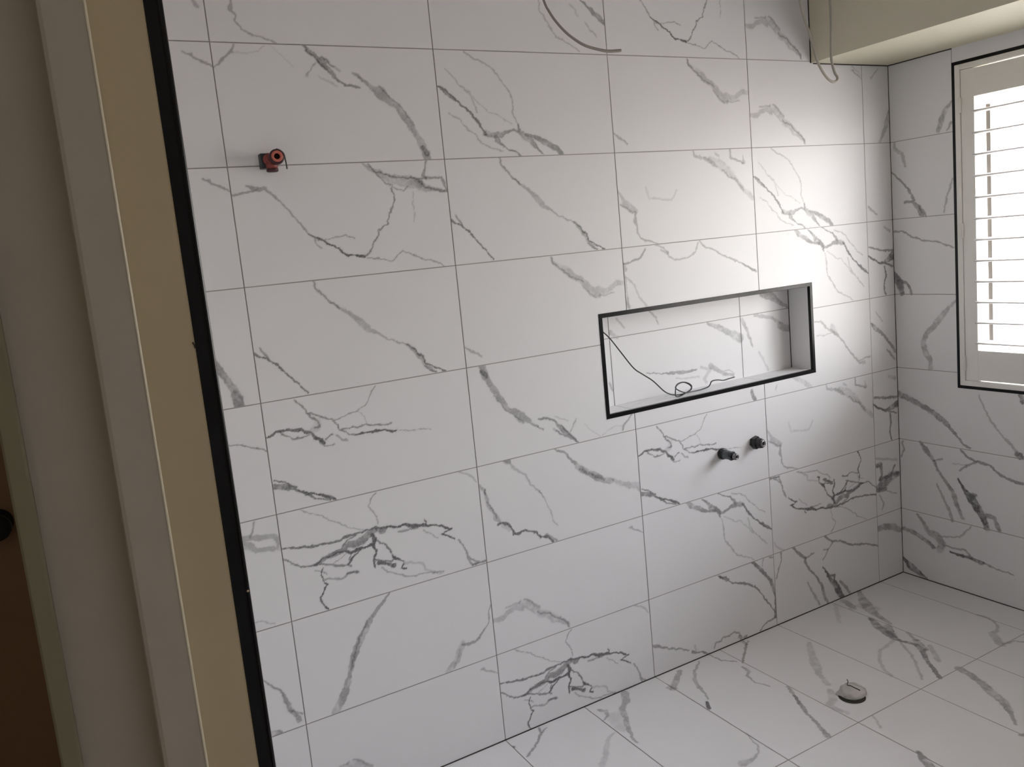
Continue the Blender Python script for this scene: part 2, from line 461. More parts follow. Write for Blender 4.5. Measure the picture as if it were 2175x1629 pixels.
ROD_GREY = principled('tilt_rod_grey', (0.12, 0.105, 0.09), 0.5)
CONCRETE = principled('concrete', (0.35, 0.34, 0.32), 0.9, bump=0.2)
HALL_FLOOR = principled('hall_floor', (0.25, 0.17, 0.10), 0.5)

def glass_material():
    m = bpy.data.materials.new('window_glass'); m.use_nodes = True
    n = m.node_tree; n.nodes.clear()
    o = n.nodes.new('ShaderNodeOutputMaterial'); mix = n.nodes.new('ShaderNodeMixShader')
    tr = n.nodes.new('ShaderNodeBsdfTransparent'); gl = n.nodes.new('ShaderNodeBsdfGlossy')
    tr.inputs[0].default_value = (0.95, 0.97, 0.96, 1); gl.inputs['Roughness'].default_value = 0.02
    mix.inputs[0].default_value = 0.06
    n.links.new(tr.outputs[0], mix.inputs[1]); n.links.new(gl.outputs[0], mix.inputs[2]); n.links.new(mix.outputs[0], o.inputs[0])
    return m
GLASS = glass_material()

def film_material():
    m = principled('plastic_film', (0.70, 0.67, 0.64), 0.28, bump=0.35, bscale=60)
    b = m.node_tree.nodes['Principled BSDF']
    b.inputs['Transmission Weight'].default_value = 0.25
    return m
FILM = film_material()

# ------------------------------------------------------------------ object helpers
def link(name, me, mat=None, parent=None):
    o = bpy.data.objects.new(name, me)
    COL.objects.link(o)
    if mat is not None and me is not None and not me.materials:
        me.materials.append(mat)
    if parent is not None:
        o.parent = parent
    return o

def tag(o, label=None, cat=None, group=None, kind=None):
    if label: o['label'] = label
    if cat: o['category'] = cat
    if group: o['group'] = group
    if kind: o['kind'] = kind
    return o

def empty(name, loc):
    o = bpy.data.objects.new(name, None)
    o.empty_display_size = 0.05
    o.location = loc
    COL.objects.link(o)
    return o

class MB:
    """collects shapes in world coordinates; build() makes ONE mesh object"""
    def __init__(self): self.bm = bmesh.new(); self.mi = 0
    def box(self, x0, x1, y0, y1, z0, z1, bevel=0.0):
        r = bmesh.ops.create_cube(self.bm, size=1.0)
        vs = r['verts']
        for v in vs:
            v.co = Vector(((x0 + x1) / 2 + v.co.x * (x1 - x0), (y0 + y1) / 2 + v.co.y * (y1 - y0), (z0 + z1) / 2 + v.co.z * (z1 - z0)))
        fs = set(f for v in vs for f in v.link_faces)
        for f in fs: f.material_index = self.mi
        if bevel > 0:
            es = list(set(e for v in vs for e in v.link_edges))
            bmesh.ops.bevel(self.bm, geom=es, offset=bevel, segments=2, affect='EDGES', profile=0.5)
        return self
    def lathe(self, profile, origin, axis, seg=32, phase=0.0):
        """profile: [(radius, distance along axis)]"""
        a = Vector(axis).normalized(); o = Vector(origin)
        t = Vector((0, 0, 1)) if abs(a.z) < 0.9 else Vector((1, 0, 0))
        u = a.cross(t).normalized(); w = a.cross(u).normalized()
        rings = []
        for r, h in profile:
            if r <= 1e-6:
                rings.append([self.bm.verts.new(o + a * h)])
            else:
                rings.append([self.bm.verts.new(o + a * h + (u * math.cos(phase + 2 * math.pi * i / seg) + w * math.sin(phase + 2 * math.pi * i / seg)) * r) for i in range(seg)])
        for A, B in zip(rings[:-1], rings[1:]):
            for i in range(seg):
                j = (i + 1) % seg
                if len(A) == 1 and len(B) == 1: continue
                if len(A) == 1: f = self.bm.faces.new((A[0], B[i], B[j]))
                elif len(B) == 1: f = self.bm.faces.new((A[i], B[0], A[j]))
                else: f = self.bm.faces.new((A[i], B[i], B[j], A[j]))
                f.material_index = self.mi; f.smooth = seg > 8
        return self
    def tube(self, pts, r, seg=10, sub=6, closed=False):
        P = [Vector(p) for p in pts]
        n = len(P); C = []
        for i in range(n if closed else n - 1):
            if closed: a, b, c, d = P[(i - 1) % n], P[i], P[(i + 1) % n], P[(i + 2) % n]
            else: a, b, c, d = P[max(i - 1, 0)], P[i], P[i + 1], P[min(i + 2, n - 1)]
            for k in range(sub):
                t = k / sub
                C.append(0.5 * ((2 * b) + (c - a) * t + (2 * a - 5 * b + 4 * c - d) * t * t + (3 * b - a - 3 * c + d) * t ** 3))
        if not closed: C.append(P[-1].copy())
        rings = []; up = None; m = len(C)
        for i in range(m):
            if closed: d = (C[(i + 1) % m] - C[i - 1]).normalized()
            else: d = (C[min(i + 1, m - 1)] - C[max(i - 1, 0)]).normalized()
            if up is None:
                up = d.cross(Vector((0.3, 0.5, 0.8))).normalized()
            up = (up - d * up.dot(d)).normalized(); w = d.cross(up)
            rr = r(i / max(m - 1, 1)) if callable(r) else r
            rings.append([self.bm.verts.new(C[i] + (up * math.cos(2 * math.pi * k / seg) + w * math.sin(2 * math.pi * k / seg)) * rr) for k in range(seg)])
        pairs = list(zip(rings[:-1], rings[1:])) + ([(rings[-1], rings[0])] if closed else [])
        for A, B in pairs:
            for i in range(seg):
                f = self.bm.faces.new((A[i], A[(i + 1) % seg], B[(i + 1) % seg], B[i])); f.smooth = True; f.material_index = self.mi
        if not closed:
            self.bm.faces.new(list(reversed(rings[0]))); self.bm.faces.new(rings[-1])
        return self
    def prism(self, poly, z0, z1):
        """vertical extrusion of a plan polygon [(x, y)]"""
        a = [self.bm.verts.new((x, y, z0)) for x, y in poly]; b = [self.bm.verts.new((x, y, z1)) for x, y in poly]
        n = len(poly)
        self.bm.faces.new(a); self.bm.faces.new(list(reversed(b)))
        for i in range(n): self.bm.faces.new((a[i], b[i], b[(i + 1) % n], a[(i + 1) % n]))
        return self
    def build(self, name, mat, parent=None, flip=True):
        bmesh.ops.recalc_face_normals(self.bm, faces=self.bm.faces)
        me = bpy.data.meshes.new(name); 
        org = Vector((0, 0, 0))
        if parent is not None: org = parent.location
        if parent is None:
            # origin at the centre of the base, so the object can be moved sensibly
            xs = [v.co for v in self.bm.verts]
            lo = Vector((min(c.x for c in xs), min(c.y for c in xs), min(c.z for c in xs))); hi = Vector((max(c.x for c in xs), max(c.y for c in xs), max(c.z for c in xs)))
            org = Vector(((lo.x + hi.x) / 2, (lo.y + hi.y) / 2, lo.z))
        bmesh.ops.translate(self.bm, verts=self.bm.verts, vec=-org if parent is None or parent.type == 'EMPTY' else Vector((0, 0, 0)) - parent_world(parent))
        self.bm.to_mesh(me); self.bm.free()
        mats = mat if isinstance(mat, (list, tuple)) else [mat]
        for mm in mats: me.materials.append(mm)
        o = link(name, me, None, parent)
        if parent is None: o.location = org
        return o

def parent_world(p):
    v = Vector((0, 0, 0))
    while p is not None:
        v += p.location; p = p.parent
    return v

# ------------------------------------------------------------------ marble veins
def decode(txt):
    out = []
    for line in txt.strip().splitlines():
        t, ps = line.split(':')
        out.append((int(t) / 100.0, np.array([[float(c) for c in q.split(',')] for q in ps.split()]) * [1e-3, 1e-3, 1e-4]))
    return out

_rs = np.random.RandomState(5)
_LAT = _rs.rand(256, 256)
def vnoise(u, v, s):
    x = u / s; y = v / s
    xi = np.floor(x).astype(int); yi = np.floor(y).astype(int)
    fx = x - xi; fy = y - yi
    fx = fx * fx * (3 - 2 * fx); fy = fy * fy * (3 - 2 * fy)
    a = _LAT[xi & 255, yi & 255]; b = _LAT[(xi + 1) & 255, yi & 255]; c = _LAT[xi & 255, (yi + 1) & 255]; d = _LAT[(xi + 1) & 255, (yi + 1) & 255]
    return (a * (1 - fx) + b * fx) * (1 - fy) + (c * (1 - fx) + d * fx) * fy

def vein_field(u, v, veins):
    """darkness 0..1 at points (u, v)"""
    wu = u + (vnoise(u + 3, v + 9, .011) - .5) * .0055 + (vnoise(u, v, .004) - .5) * .0024
    wv = v + (vnoise(u + 7, v + 1, .011) - .5) * .0055 + (vnoise(u + 5, v, .004) - .5) * .0024
    keep = np.ones_like(u)
    grain = vnoise(u + 2, v + 4, .006) * .6 + vnoise(u, v + 6, .015) * .4
    for tone, P in veins:
        tone = min(1.0, tone * 1.22 + .05)
        best = np.full(u.shape, 9.0); bw = np.full(u.shape, .01)
        for (ax, ay, aw), (bx, by, bwid) in zip(P[:-1], P[1:]):
            m = (u > min(ax, bx) - .03) & (u < max(ax, bx) + .03) & (v > min(ay, by) - .03) & (v < max(ay, by) + .03)
            if not m.any(): continue
            px, py = wu[m], wv[m]
            dx, dy = bx - ax, by - ay
            L = dx * dx + dy * dy + 1e-12
            t = np.clip(((px - ax) * dx + (py - ay) * dy) / L, 0, 1)
            d = np.hypot(px - ax - t * dx, py - ay - t * dy)
            w = np.maximum(aw + t * (bwid - aw), .0011)
            s = d / w
            cur = best[m]; better = s < cur
            cur[better] = s[better]; best[m] = cur
            cw = bw[m]; cw[better] = w[better]; bw[m] = cw
        soft = np.clip(.0016 / bw + (.55 - tone) * 1.1, .22, 1.0)
        k = np.clip((1 + soft * .6 - best) / (soft * 1.3), 0, 1)
        k = k * k * (3 - 2 * k)
        wide = np.clip((bw - .003) / .006, 0, 1)
        inner = 1 - wide * np.clip(.95 - 1.5 * (.55 * vnoise(u + 4, v + 8, .022) + .3 * vnoise(u + 9, v + 2, .009) + .15 * grain), 0, .72)
        keep *= 1 - np.clip(tone * k * inner * 1.05, 0, .97)
        halo = np.clip(1 - (best * bw - bw * .6) / (.006 + bw * 1.1), 0, 1)
        keep *= 1 - halo * halo * tone * .20 * np.clip(grain * 2.0 - .45, 0, 1.1)
    return 1 - keep

CELL = 0.024; FINE = 10
def marble_panel(rects, mapping):
    """rects: list of (u0,u1,v0,v1, veins, du, dv): a piece of tile with its veins given in (u-du, v-dv).
       returns arrays for one mesh: verts, quads, vein values"""
    V = []; Q = []; A = []; base = 0
    for (u0, u1, v0, v1, veins, du, dv, flip) in rects:
        nu = max(1, int(math.ceil((u1 - u0) / CELL))); nv = max(1, int(math.ceil((v1 - v0) / CELL)))
        su = (u1 - u0) / nu; sv = (v1 - v0) / nv
        near = np.zeros((nu, nv), bool)
        cu = u0 + (np.arange(nu) + .5) * su; cv = v0 + (np.arange(nv) + .5) * sv
        CU, CV = np.meshgrid(cu, cv, indexing='ij')
        def loc(a, b):
            a = a - du; b = b - dv
            return (TW - a, TH - b) if flip else (a, b)
        LU, LV = loc(CU, CV)
        for tone, P in veins:
            for p, q in zip(P[:-1], P[1:]):
                d = q[:2] - p[:2]; L = d @ d + 1e-12
                t = np.clip(((LU - p[0]) * d[0] + (LV - p[1]) * d[1]) / L, 0, 1)
                near |= np.hypot(LU - p[0] - t * d[0], LV - p[1] - t * d[1]) < max(p[2], q[2]) * 1.3 + .0225
        # integer lattice nu*FINE x nv*FINE keeps shared corners identical
        ids = {}
        I = []
        coarse = np.argwhere(~near); fine = np.argwhere(near)
        qc = np.stack([coarse * FINE, coarse * FINE + [FINE, 0], coarse * FINE + [FINE, FINE], coarse * FINE + [0, FINE]], 1) if len(coarse) else np.zeros((0, 4, 2), int)
        if len(fine):
            g = np.stack(np.meshgrid(np.arange(FINE), np.arange(FINE), indexing='ij'), -1).reshape(-1, 2)
            f0 = (fine[:, None, :] * FINE + g[None]).reshape(-1, 2)
            qf = np.stack([f0, f0 + [1, 0], f0 + [1, 1], f0 + [0, 1]], 1)
        else: qf = np.zeros((0, 4, 2), int)
        q = np.concatenate([qc, qf]).reshape(-1, 2)
        key = q[:, 0] * (nv * FINE + 1) + q[:, 1]
        uk, inv = np.unique(key, return_inverse=True)
        iu = uk // (nv * FINE + 1); iv = uk % (nv * FINE + 1)
        U = u0 + iu * (su / FINE); W = v0 + iv * (sv / FINE)
        lu, lv = loc(U, W)
        val = vein_field(lu, lv, veins) if veins else np.zeros_like(U)
        V.append(mapping(U, W)); A.append(val); Q.append(inv.reshape(-1, 4) + base); base += len(U)
    return np.concatenate(V), np.concatenate(Q), np.concatenate(A)

def surface(name, rects, mapping, extra=(), want=(0, 0, 1), parent=None):
    """marble mesh object; extra = list of (quad corner list, material index) in world coordinates for grout, backing and edges"""
    V, Q, A = marble_panel(rects, mapping)
    nv = len(V); mats = np.zeros(len(Q), int)
    EV = []; EQ = []; EM = []
    for quad, mi in extra:
        k = nv + len(EV); EV += [tuple(c) for c in quad]; EQ.append((k, k + 1, k + 2, k + 3)); EM.append(mi)
    if EV:
        V = np.concatenate([V, np.array(EV, float)]); Q = np.concatenate([Q, np.array(EQ)]); mats = np.concatenate([mats, np.array(EM)]); A = np.concatenate([A, np.zeros(len(EV))])
    me = bpy.data.meshes.new(name)
    me.vertices.add(len(V)); me.vertices.foreach_set('co', V.astype(np.float32).ravel())
    me.loops.add(len(Q) * 4); me.loops.foreach_set('vertex_index', Q.astype(np.int32).ravel())
    me.polygons.add(len(Q)); me.polygons.foreach_set('loop_start', np.arange(0, len(Q) * 4, 4, dtype=np.int32))
    me.polygons.foreach_set('material_index', mats.astype(np.int32))
    me.update(calc_edges=True)
    at = me.attributes.new('vein', 'FLOAT', 'POINT'); at.data.foreach_set('value', A.astype(np.float32))
    for mm in (MARBLE, GROUT, DARK_SEAL, PAINT): me.materials.append(mm)
    if sum(a * b for a, b in zip(me.polygons[0].normal, want)) < 0: me.flip_normals()
    o = link(name, me, None, parent)
    return tag(o, kind='structure')

def box_quads(x0, x1, y0, y1, z0, z1, mi, skip=''):
    q = {'-x': [(x0, y0, z0), (x0, y1, z0), (x0, y1, z1), (x0, y0, z1)], '+x': [(x1, y0, z0), (x1, y1, z0), (x1, y1, z1), (x1, y0, z1)],
         '-y': [(x0, y0, z0), (x1, y0, z0), (x1, y0, z1), (x0, y0, z1)], '+y': [(x0, y1, z0), (x1, y1, z0), (x1, y1, z1), (x0, y1, z1)],
         '-z': [(x0, y0, z0), (x1, y0, z0), (x1, y1, z0), (x0, y1, z0)], '+z': [(x0, y0, z1), (x1, y0, z1), (x1, y1, z1), (x0, y1, z1)]}
    return [(v, mi) for k, v in q.items() if k not in skip.split()]

def cut(rect, hole):
    u0, u1, v0, v1 = rect; a, b, c, d = hole
    if u1 <= a or u0 >= b or v1 <= c or v0 >= d: return [rect]
    out = []
    if u0 < a: out.append((u0, a, v0, v1))
    if u1 > b: out.append((b, u1, v0, v1))
    m0, m1 = max(u0, a), min(u1, b)
    if v0 < c: out.append((m0, m1, v0, c))
    if v1 > d: out.append((m0, m1, d, v1))
    return [r for r in out if r[1] - r[0] > 1e-4 and r[3] - r[2] > 1e-4]

PAT = {k: decode(v) for k, v in TILE_VEINS.items()}
TILES = {}
for n_, c_, r_, f_ in TILE_PLACE: TILES.setdefault((c_, r_), []).append((PAT[n_], f_))
for c_, r_, t_ in TILE_EXTRA: TILES.setdefault((c_, r_), []).append((decode(t_), 0))
def unflip(P, f):
    if not f: return P
    out = []
    for t, p in P:
        q = p.copy(); q[:, 0] = TW - p[:, 0]; q[:, 1] = TH - p[:, 1]; out.append((t, q))
    return out
PATKEYS = sorted(PAT)

def tile_veins(c, r, rnd=None):
    if (c, r) in TILES:
        return sum([unflip(P, f) for P, f in TILES[(c, r)]], [])
    return []

# ------------------------------------------------------------------ wall_north: the niche wall
hole = (NX0 + .004, NX1 - .004, NZ0 + .004, NZ1 - .004)
rects = []
g2 = GAP / 2
for c in range(-1, 5):
    for r in range(-1, 8):
        u0, u1 = c * TW + g2, (c + 1) * TW - g2
        v0, v1 = ZT - (r + 1) * TH + g2, ZT - r * TH - g2
        u0 = max(u0, XL); u1 = min(u1, XC - .0015); v0 = max(v0, .0025); v1 = min(v1, CEIL)
        if u1 - u0 < .004 or v1 - v0 < .004: continue
        vs = tile_veins(c, r)
        for q in cut((u0, u1, v0, v1), hole):
            rects.append((*q, vs, c * TW, ZT - (r + 1) * TH, False))
ex = []
for q in cut((XL - .18, XC + .3, 0, CEIL), hole):
    ex.append(([(q[0], .0012, q[2]), (q[1], .0012, q[2]), (q[1], .0012, q[3]), (q[0], .0012, q[3])], 1))
ex += box_quads(XL - .18, XC + .3, .12, .20, 0, CEIL, 3)
surface('wall_north', rects, lambda u, v: np.stack([u, np.zeros_like(u), v], 1), ex, want=(0, -1, 0))

# recess lining of the niche (the back, two ends, sill and head are tiled too)
nveins = decode(NICHE_VEINS)
bk = []
for (u0, u1) in ((NX0, 1.2016 - g2), (1.2016 + g2, 1.8085 - g2), (1.8085 + g2, NX1 - .0138)):
    for (v0, v1) in ((NZ0, 1.1935 - g2), (1.1935 + g2, NZ1)):
        bk.append((u0, u1, v0, v1, nveins, 0, 0, False))
ex = [([(NX0, ND + .0012, NZ0), (NX1, ND + .0012, NZ0), (NX1, ND + .0012, NZ1), (NX0, ND + .0012, NZ1)], 1)]
surface('wall_niche_back', bk, lambda u, v: np.stack([u, np.full_like(u, ND), v], 1), ex, want=(0, -1, 0))
sillz = NZ0 + .0142; headz = NZ1 - .0142
sill_v = decode('22:1350,60,20 1420,40,16 1500,55,10\n18:1190,30,8 1290,70,8 1330,85,8\n25:1390,70,30 1430,85,20\n25:1840,90,16 1880,40,14 1910,20,10\n15:1600,85,10 1690,40,10')
surface('wall_niche_sill', [(NX0, 1.2016 - g2, 0.002, ND - .001, sill_v, 0, 0, False), (1.2016 + g2, 1.8085 - g2, .002, ND - .001, sill_v, 0, 0, False), (1.8085 + g2, NX1, .002, ND - .001, sill_v, 0, 0, False)],
        lambda u, v: np.stack([u, v, np.full_like(u, sillz)], 1), box_quads(NX0, NX1, .002, .14, NZ0 - .01, sillz - .001, 1, '-y'), want=(0, 0, 1))
surface('wall_niche_head', [(NX0, NX1, .002, ND - .001, [], 0, 0, False)], lambda u, v: np.stack([u, v, np.full_like(u, headz)], 1), box_quads(NX0, NX1, .002, .14, headz + .001, NZ1 + .01, 1, '-y'), want=(0, 0, -1))
surface('wall_niche_east', [(0.002, ND - .001, NZ0, NZ1, [], 0, 0, False)], lambda u, v: np.stack([np.full_like(u, NX1 - .0138), u, v], 1), box_quads(NX1 - .0130, NX1 + .01, .002, .14, NZ0, NZ1, 1, '-y'), want=(-1, 0, 0))
surface('wall_niche_west', [(0.002, ND - .001, NZ0, NZ1, [], 0, 0, False)], lambda u, v: np.stack([np.full_like(u, NX0 + .0138), u, v], 1), box_quads(NX0 - .01, NX0 + .0130, .002, .14, NZ0, NZ1, 1, '-y'), want=(1, 0, 0))

# black tile-edge trim around the niche, mitred, with a rounded lip
def frame_loop(name, n, c0, c1, w, place, d0, d1, mat):
    """mitred rectangular frame: outer corners c0,c1 (u,v), face width w; place(u,v,d) -> world"""
    bm = bmesh.new()
    (u0, v0), (u1, v1) = c0, c1
    sec = [(0, d1), (0, d0 + .0012), (.0010, d0), (w - .0010, d0), (w, d0 + .0012), (w, d1)]
    rings = []
    for k, (a, d) in enumerate(sec):
        rings.append([bm.verts.new(place(uu, vv, d)) for uu, vv in ((u0 + a, v0 + a), (u1 - a, v0 + a), (u1 - a, v1 - a), (u0 + a, v1 - a))])
    m = len(rings)
    for k in range(m):
        A, B = rings[k], rings[(k + 1) % m]
        for i in range(4):
            j = (i + 1) % 4
            bm.faces.new((A[i], A[j], B[j], B[i]))
    bmesh.ops.recalc_face_normals(bm, faces=bm.faces)
    me = bpy.data.meshes.new(name); bm.to_mesh(me); bm.free(); me.materials.append(mat)
    return tag(link(name, me), kind='structure')
frame_loop('trim_1', 0, (NX0, NZ0), (NX1, NZ1), .0145, lambda u, v, d: (u, d, v), -.0020, .0100, BLACK_TRIM)

# ------------------------------------------------------------------ wall_east: the window wall
hole = (WY1 + .004, WY0 - .004, WZ0 + .004, WZ1 - .004)
wveins = decode(WINDOW_WALL_VEINS)
rects = []
rnd = random.Random(4)
yj = [0.0, -.602, -1.204, -1.806, BACK]          # vertical joints hidden behind the shutter and beyond the frame
for j in range(4):
    for r in range(-1, 8):
        u1, u0 = yj[j] - g2, yj[j + 1] + g2
        v0, v1 = max(ZT - (r + 1) * TH + g2, .0025), min(ZT - r * TH - g2, CEIL)
        if j == 0: u1 = -.0015
        pieces = [(u0, u1, v0, v1)]
        if r in (0, 1) and j == 0: pieces = [(-.2611 + g2, u1, v0, v1), (u0, -.2611 - g2, v0, v1)]
        pk = PAT[PATKEYS[rnd.randrange(len(PATKEYS))]]; fl = rnd.random() < .5
        for p_ in pieces:
            for q in cut(p_, hole):
                if q[0] >= -.62: rects.append((*q, wveins, 0, 0, False))
                else: rects.append((*q, pk, yj[j + 1], ZT - (r + 1) * TH, fl))
ex = []
for q in cut((BACK, 0, 0, CEIL), hole):
    ex.append(([(XC + .0012, q[0], q[2]), (XC + .0012, q[1], q[2]), (XC + .0012, q[1], q[3]), (XC + .0012, q[0], q[3])], 1))
    ex += [(f, 3) for f, _ in box_quads(XC + .10, XC + .22, q[0], q[1], q[2], q[3], 3)]
for f in ([(XC, WY0 - .003, WZ0), (XC + .22, WY0 - .003, WZ0), (XC + .22, WY0 - .003, WZ1), (XC, WY0 - .003, WZ1)],
          [(XC, WY1 + .003, WZ0), (XC + .22, WY1 + .003, WZ0), (XC + .22, WY1 + .003, WZ1), (XC, WY1 + .003, WZ1)],
          [(XC, WY1, WZ0 + .003), (XC + .22, WY1, WZ0 + .003), (XC + .22, WY0, WZ0 + .003), (XC, WY0, WZ0 + .003)],
          [(XC, WY1, WZ1 - .003), (XC + .22, WY1, WZ1 - .003), (XC + .22, WY0, WZ1 - .003), (XC, WY0, WZ1 - .003)]):
    ex.append((f, 3))
surface('wall_east', rects, lambda u, v: np.stack([np.full_like(u, XC), u, v], 1), ex, want=(-1, 0, 0))
frame_loop('trim_2', 0, (WY1, WZ0), (WY0, WZ1), .0120, lambda u, v, d: (XC + d, u, v), -.0020, .0100, BLACK_TRIM)

# ------------------------------------------------------------------ floor
fveins = decode(FLOOR_VEINS)
rects = []
xj = [XL] + [TW + (k - 3) * .302 for k in range(0, 10) if TW + (k - 3) * .302 > XL + .02] + [XC]
yj = [0.0, -.596, -1.198, -1.80, BACK]
rnd = random.Random(11)
for i in range(len(xj) - 1):
    for j in range(4):
        u0, u1 = xj[i] + g2, xj[i + 1] - g2
        v1, v0 = yj[j] - g2, yj[j + 1] + g2
        if j == 0: v1 = -.0015
        if i == len(xj) - 2: u1 = XC - .0015
        if u1 - u0 < .005: continue
        if j < 2 and u0 > .5: rects.append((u0, u1, v0, v1, fveins, 0, 0, False))
        else: rects.append((u0, u1, v0, v1, [], 0, 0, False))
ex = [([(XL, BACK, -.0012), (XC, BACK, -.0012), (XC, 0, -.0012), (XL, 0, -.0012)], 1)]
ex += box_quads(XL, XC, BACK, 0, -.15, -.05, 3)
surface('floor', rects, lambda u, v: np.stack([u, v, np.zeros_like(u)], 1), ex, want=(0, 0, 1))
# dark movement joint where walls meet the floor and each other
jn = MB()
jn.box(XL, XC, -.0022, .0012, -.001, .0030)
jn.box(XC - .0022, XC + .001, BACK, 0, -.001, .0030)
jn.box(XC - .0018, XC + .0012, -.0018, .0012, 0, DUCT_Z)
jn.box(NX1 - .0160, NX1 - .0136, ND - .0022, ND + .001, sillz, headz)
tag(jn.build('trim_3', DARK_SEAL), kind='structure')

# ------------------------------------------------------------------ duct box over the window, ceiling
d = MB(); d.box(DUCT_X, XC, BACK, 0.0, DUCT_Z, CEIL)
tag(d.build('ceiling_bulkhead', CREAM), kind='structure')
sh = MB()
sh.box(DUCT_X + .012, XC - .001, -.0030, .0010, DUCT_Z - .0035, DUCT_Z + .001)
sh.box(XC - .0030, XC + .001, -.262, 0, DUCT_Z - .0035, DUCT_Z + .001)
sh.box(DUCT_X - .0028, DUCT_X + .0006, -.0030, .0010, DUCT_Z, CEIL)
tag(sh.build('trim_4', DARK_SEAL), kind='structure')
c_ = MB(); c_.box(-1.9, XC + .3, -3.5, .2, CEIL, CEIL + .1)
tag(c_.build('ceiling', PAINT), kind='structure')

# ------------------------------------------------------------------ doorway wall, hallway
HX = -.4840                    # hall face of the doorway wall
DY0, DY1, DH = -1.385, -2.32, 2.04
w = MB(); w.box(HX, XL, DY0 + .03, 0.12, 0, CEIL); w.box(HX, XL, -3.5, DY1 - .03, 0, CEIL); w.box(HX, XL, DY1 - .03, DY0 + .03, DH, CEIL)
tag(w.build('wall_west', PAINT), kind='structure')
w = MB(); w.box(XL, XC + .3, BACK - .1, BACK, 0, CEIL)
tag(w.build('wall_south', PAINT), kind='structure')
w = MB(); w.box(-1.9, -1.7, -3.5, .12, 0, CEIL); w.box(-1.7, XL, -3.6, -3.5, 0, CEIL)
w.box(-1.7, -1.36, -.15, .12, 0, CEIL); w.box(-1.36, HX, -.15, .12, 2.05, CEIL); w.box(-.555, HX, -.15, .12, 0, 2.05); w.box(-1.36, -.555, -.05, .12, 0, 2.05)
tag(w.build('wall_hall', PAINT), kind='structure')
w = MB(); w.box(-1.9, XL, -3.5, .12, -.05, -.001)
tag(w.build('floor_hall', HALL_FLOOR), kind='structure')

def jamb_profile(s):
    """plan outline of one side of the door lining; s=+1 for the side seen at the left of the photograph"""
    y = DY0 if s > 0 else DY1
    f = lambda x, dy: (x, y + s * dy)
    return f
door1 = empty('door_1', (-.40, (DY0 + DY1) / 2, 0)); tag(door1, kind='structure')
for s in (1, -1):
    f = jamb_profile(s)
    b = MB(); b.prism([f(-.3369, 0), f(-.3820, 0), f(-.3820, .03), f(-.3369, .03)], 0, DH); b.build('jamb_lining', JAMB, door1)
    b = MB(); b.prism([f(-.3850, .0), f(-.3850, -.0125), f(-.4165, -.0125), f(-.4196, -.0110), f(-.4199, -.0080), f(-.4199, .02), f(-.3850, .02)], 0, DH); b.build('door_stop', FRAME_GREY, door1)
    b = MB(); b.prism([f(-.3850, .0), f(-.3828, .0), f(-.3826, -.0100), f(-.3832, -.0122), f(-.3840, -.0129), f(-.3850, -.0131)], 0, DH); b.build('stop_arris_lit', ARRIS_LIT, door1)
    b = MB(); b.prism([f(-.4199, .015), f(-.4837, .015), f(-.4837, .035), f(-.4199, .035)], 0, DH); b.build('rebate_face', FRAME_GREY, door1)
    b = MB(); b.prism([f(-.4838, .0), f(-.4860, -.002), f(-.4980, -.002), f(-.4999, .0), f(-.4999, .065), f(-.4838, .065)], 0, DH + .06); b.build('architrave', ARCH, door1)
b = MB(); b.box(-.4837, -.3369, DY1 + .0, DY0, DH - .012, DH + .02); b.build('head_lining', JAMB, door1)
# black tile-edge trim along the doorway, with a small ridge that catches the window light
b = MB()
b.prism([(-.3369, DY0 + .012), (-.3369, DY0 - .0006), (-.3262, DY0 - .0006), (-.3250, DY0 - .0016), (-.3236, DY0 - .0020), (-.3222, DY0 - .0012), (-.3212, DY0 - .0002), (-.3206, DY0 + .002), (-.3206, DY0 + .012)], 0, DH)
tag(b.build('trim_5', BLACK_TRIM), kind='structure')
b = MB(); b.box(-.3369, XL, DY0, DY0 + .03, 0, DH); b.box(-.3369, XL, DY1 - .03, DY1, 0, DH)
tag(b.build('trim_6', GROUT), kind='structure')
# small chips on the paint and the black edge
b = MB(); b.tube([(-.3388, DY0 - .0008, 1.4713), (-.3376, DY0 - .0008, 1.4685), (-.3373, DY0 - .0008, 1.4655)], .0007, 6, 3)
tag(b.build('trim_7', DARK_SEAL), kind='structure')
b = MB(); b.lathe([(0, 0), (.0012, .0003), (.0009, .0009), (0, .0012)], (-.3232, DY0 - .0018, 1.2275), (0, -1, 0), 10)
tag(b.build('trim_8', principled('chip', (.6, .45, .35), .7)), kind='structure')

door2 = empty('door_2', (-.955, -.15, 0)); tag(door2, kind='structure')
b = MB(); b.box(-1.355, -.558, -.190, -.150, .005, 2.045, .002); b.build('door_panel', BROWN, door2)
b = MB(); b.lathe([(0, 0), (.029, 0), (.029, .006), (.012, .009), (.010, .028), (.020, .034), (.0275, .046), (.026, .058), (.016, .064), (0, .065)], (-.6035, -.190, 1.068), (0, -1, 0), 32)
b.build('door_knob', BLACK, door2)

# ------------------------------------------------------------------ window: outer frame, glass
win = empty('window_1', (XC + .16, (WY0 + WY1) / 2, WZ0)); tag(win, kind='structure')
b = MB()
gx0, gx1 = XC + .150, XC + .195
b.box(gx0, gx1, WY1, WY0, WZ0, WZ0 + .045, .003); b.box(gx0, gx1, WY1, WY0, WZ1 - .045, WZ1, .003)
b.box(gx0, gx1, WY0 - .045, WY0, WZ0, WZ1, .003); b.box(gx0, gx1, WY1, WY1 + .045, WZ0, WZ1, .003)
b.build('window_frame', SHUTTER, win)
b = MB(); b.box(XC + .170, XC + .174, WY1 + .04, WY0 - .04, WZ0 + .04, WZ1 - .04); b.build('window_pane', GLASS, win)

